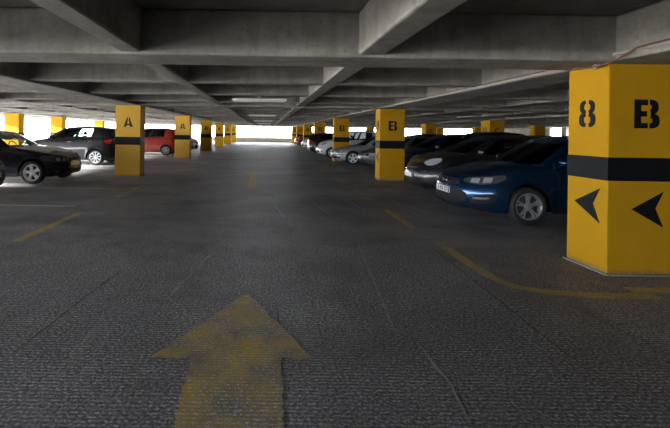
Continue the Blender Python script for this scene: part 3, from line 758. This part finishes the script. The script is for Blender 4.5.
P = dict(blue=car_paint('deep_blue_metallic', (.006, .042, .115), .75, .24), black=car_paint('black_paint', (.006, .006, .008), .0, .3), navy=car_paint('navy_paint', (.008, .014, .035), .4),
         grey=car_paint('slate_grey_metallic', (.06, .065, .08), .5), silver=car_paint('silver_metallic', (.36, .39, .42), .6), white=car_paint('white_paint', (.62, .63, .64), .0),
         red=car_paint('red_paint', (.27, .016, .006), .1), bmw=car_paint('black_blue_metallic', (.010, .011, .020), .45, .22), brown=car_paint('dark_aubergine_metallic', (.018, .017, .022), .4), pearl=car_paint('pale_silver_paint', (.5, .52, .55), .3))
H_hatch = [('headlight', [(.50, .70, .74), (.62, .675, .775), (.85, .665, .80), (1.05, .70, .825), (1.20, .775, .84)], 'lampdark', .008),
           ('headlight_reflector', [(.64, .69, .755), (.78, .685, .765)], 'lamp', .011), ('headlight_reflector', [(.84, .69, .78), (.98, .71, .79)], 'lamp', .011),
           ('fog_lamp_recess', [(.66, .33, .36), (.78, .325, .48), (1.00, .36, .52), (1.09, .44, .50)], 'trim', .006), ('fog_lamp', [(.72, .40, .44), (.98, .42, .46)], 'chrome', .012)]
T_hatch = [('taillight', [(.50, .78, .95), (.75, .76, .98), (.98, .80, .96)], 'red', .008), ('rear_reflector', [(.55, .40, .44), (.75, .41, .45)], 'red', .008)]
X_opel = [('grille', [(-.44, .655, .715), (-.30, .615, .725), (0, .60, .725), (.30, .615, .725), (.44, .655, .715)], 'trim', .004), ('grille_bar', [(-.42, .645, .662), (-.1, .625, .645), (0, .62, .642), (.1, .625, .645), (.42, .645, .662)], 'chrome', .012),
          ('lower_intake', [(-.60, .36, .50), (-.46, .30, .56), (0, .275, .56), (.46, .30, .56), (.60, .36, .50)], 'trim', .005), ('front_lip', [(-.95, .235, .27), (0, .205, .245), (.95, .235, .27)], 'trim', .012)]
r = build_car(opel, 'hatchback', 'car', 'shiny dark blue hatchback facing the lane beside the large pillar marked 8', P['blue'], 3.46, 7.35, -1, style='split', alloy='alloym', head=H_hatch, tail=T_hatch, extras=X_opel, plate_txt='B K0 272', plate_z=(.445, .555))
# round bolt badge
bm = bmesh.new(); n = 20; b0 = opel.surf(0.002, .665, 0); cx, cz = b0.x+.02, .672
tube(bm, [(cx, .078*math.cos(2*PI*i/n), cz+.068*math.sin(2*PI*i/n)) for i in range(n+1)], .011, 6, False)
v = [bm.verts.new((cx+dx, y, cz+z)) for dx in (-.004, .006) for y, z in ((-.105, .012), (-.02, .03), (-.03, .006), (.105, -.012), (.02, -.03), (.03, -.006))]
for k in (0, 6): bm.faces.new(v[k:k+6])
for k in range(6): bm.faces.new((v[k], v[(k+1) % 6], v[6+(k+1) % 6], v[6+k]))
bd = link('badge', bm, M['chrome'], r, smooth=40); bd.location.x = opel.L/2

H_mini = [('headlight', [(.52, .80, .83), (.62, .765, .90), (.76, .77, .94), (.90, .83, .955), (.98, .89, .95)], 'lamp', .010),
          ('fog_lamp', [(.66, .36, .44), (.78, .36, .44)], 'lampdark', .01), ('bumper_trim', [(.50, .60, .615), (.66, .62, .632)], 'chrome', .008)]
X_mini = [('grille', [(-.34, .60, .66), (0, .585, .66), (.34, .60, .66)], 'trim', .004), ('lower_intake', [(-.52, .30, .44), (0, .27, .45), (.52, .30, .44)], 'trim', .005), ('hood_edge_trim', [(-.50, .735, .75), (-.3, .685, .70), (0, .675, .69), (.3, .685, .70), (.50, .735, .75)], 'chrome', .008),
          ('badge', [(-.022, .755, .80), (.022, .755, .80)], 'chrome', .010)]
build_car(mini_h, 'hatchback', 'car', 'black small hatchback with a pale plate, between blue hatchback and second B pillar', P['black'], 3.77, 9.95, -1, alloy='alloyd', head=H_mini, tail=T_hatch, extras=X_mini, plate_z=(.43, .54), glass='glassd')
build_car(hatch, 'hatchback', 'car', 'dark navy car barely visible between the second B pillar and the black hatchback', P['navy'], 4.6, 14.6, -1, alloy='alloyd', head=H_hatch, tail=T_hatch, extras=X_opel)
H_sed = [('headlight', [(.46, .56, .66), (.70, .55, .69), (.92, .575, .705), (1.05, .63, .70)], 'lamp', .008), ('headlight_reflector', [(.58, .58, .65), (.72, .58, .66)], 'chrome', .012), ('fog_lamp', [(.62, .30, .37), (.80, .30, .37)], 'lampdark', .008)]
X_sed = [('grille', [(-.34, .55, .62), (0, .54, .64), (.34, .55, .62)], 'trim', .006), ('lower_intake', [(-.60, .28, .40), (0, .26, .41), (.60, .28, .40)], 'trim', .005), ('bumper_strip', [(-1.1, .455, .485), (0, .455, .485), (1.1, .455, .485)], 'trim', .010)]
T_sed = [('taillight', [(.42, .70, .84), (.70, .68, .86), (.95, .72, .85)], 'red', .008)]
# two silver cars between the second and third B pillars
build_car(sedan2, 'sedan', 'car', 'silver sedan with its wheel showing, parked just before the third B pillar', P['silver'], 3.40, 19.35, -1, style='five', head=H_sed, tail=T_sed, extras=X_sed)
build_car(sedan2, 'sedan', 'car', 'slate grey car with a bright number plate, mostly hidden left of the second B pillar', P['grey'], 4.2, 16.9, -1, style='five', alloy='alloyd', head=H_sed, tail=T_sed, extras=X_sed)
build_car(mpv, 'hatchback', 'car', 'white car showing its sloping nose just left of the third B pillar', P['white'], 3.25, 24.0, -1, head=H_mini, tail=T_hatch, extras=X_mini)
# reversed in: its tail faces the lane
build_car(hatch, 'hatchback', 'car', 'black car with red tail lights towards the lane, before the fourth B pillar', P['black'], 3.0+4.4, 27.2, 1, head=H_hatch, extras=X_opel,
          tail=[('taillight', [(.28, .74, .88), (.55, .72, .92), (.98, .76, .93)], 'red', .012), ('rear_reflector', [(.30, .36, .42), (.8, .38, .44)], 'chrome', .010)], rplate_z=(.58, .69))
build_car(hatch, 'hatchback', 'car', 'small white car between the fourth and fifth B pillars', P['white'], 3.3, 34.5, -1, head=H_hatch, tail=T_hatch, extras=X_opel)
build_car(mini_h, 'hatchback', 'car', 'red and white car, tiny, farthest of the right hand row', P['red'], 3.3, 43.5, -1, head=H_mini, tail=T_hatch, extras=X_mini)

# left side, noses towards the lane
H_bmw = [('headlight', [(.36, .61, .69), (.50, .595, .715), (.80, .605, .745), (1.0, .65, .765), (1.12, .71, .76)], 'lampdark', .008), ('headlight_reflector', [(.43, .63, .695), (.53, .63, .70)], 'lamp', .012), ('headlight_reflector', [(.60, .635, .71), (.72, .64, .715)], 'lamp', .012),
         ('kidney_grille', [(.03, .60, .71), (.10, .59, .72), (.20, .60, .71)], 'trim', .012), ('kidney_frame', [(.02, .595, .607), (.21, .595, .607)], 'chrome', .016), ('kidney_frame', [(.02, .713, .725), (.21, .713, .725)], 'chrome', .016),
         ('fog_lamp', [(.62, .30, .37), (.76, .30, .37)], 'lampdark', .010), ('bumper_strip', [(.30, .47, .495), (1.15, .475, .50)], 'trim', .010)]
X_bmw = [('lower_intake', [(-.55, .27, .38), (0, .25, .39), (.55, .27, .38)], 'trim', .006)]
build_car(compact, 'hatchback', 'car', 'glossy black compact with bright five spoke wheels in front of the dark crossover', P['bmw'], -5.62, 11.25, 1, style='five', head=H_bmw, tail=T_sed, extras=X_bmw, glass='glass', plate_z=(.48, .58))
build_car(hatch, 'hatchback', 'car', 'dark car of which only a bumper corner shows at the left picture edge', P['grey'], -6.03, 8.45, 1, style='five', head=H_hatch, tail=T_hatch, extras=X_opel)
T_suv = [('taillight', [(.44, .96, 1.03), (.62, .93, 1.10), (.82, .92, 1.12), (1.0, .95, 1.09), (1.10, 1.0, 1.06)], 'red', .012), ('taillight_lens', [(.60, .98, 1.04), (.80, .98, 1.05)], 'chrome', .016), ('rear_bumper_trim', [(.02, .33, .52), (.6, .33, .52), (1.05, .34, .46)], 'trim', .010)]
build_car(suv, 'crossover', 'car', 'dark aubergine crossover with tail towards the lane, left of the nearest A pillar', P['brown'], -6.45-4.35, 17.15, -1, style='multi', head=H_hatch, tail=T_suv, extras=X_opel, glass='glass', side_trim=True, rplate_z=(.80, .91))
build_car(mpv, 'hatchback', 'car', 'bright red tall hatchback between the first and second A pillars', P['red'], -5.45-4.1, 24.25, -1, style='seven', alloy='alloyd', head=H_mini, tail=T_hatch, extras=X_mini, glass='glassd', rplate_z=(.8, .91))
build_car(suv, 'van', 'car', 'white car glimpsed between the second and third A pillars', P['white'], -4.85, 27.4, 1, head=H_hatch, tail=T_suv, extras=X_opel)
# dim cars in the rows behind the right hand row
dl = ['dim dark car behind the blue hatchback, tail to tail with it', 'dim dark car behind the black hatchback in the back row', 'dim dark car in the right background below the bright windows', 'dim dark car low in the back row past the second B pillar', 'dim car far off under the long bright opening at the right']
for i, (cc, pt, nx, yy) in enumerate(((hatch, 'black', 13.7, 14.9), (mpv, 'navy', 13.3, 17.5), (sedan2, 'black', 12.9, 26.0), (hatch, 'navy', 12.9, 23.3), (hatch, 'black', 20.2, 36.0))):
    build_car(cc, 'sedan' if cc is sedan2 else 'hatchback', 'car', dl[i], P[pt], nx, yy, 1, detail=1, alloy='alloyd', head=H_hatch, tail=T_hatch, extras=X_opel, group='dim cars in the back rows on the right')
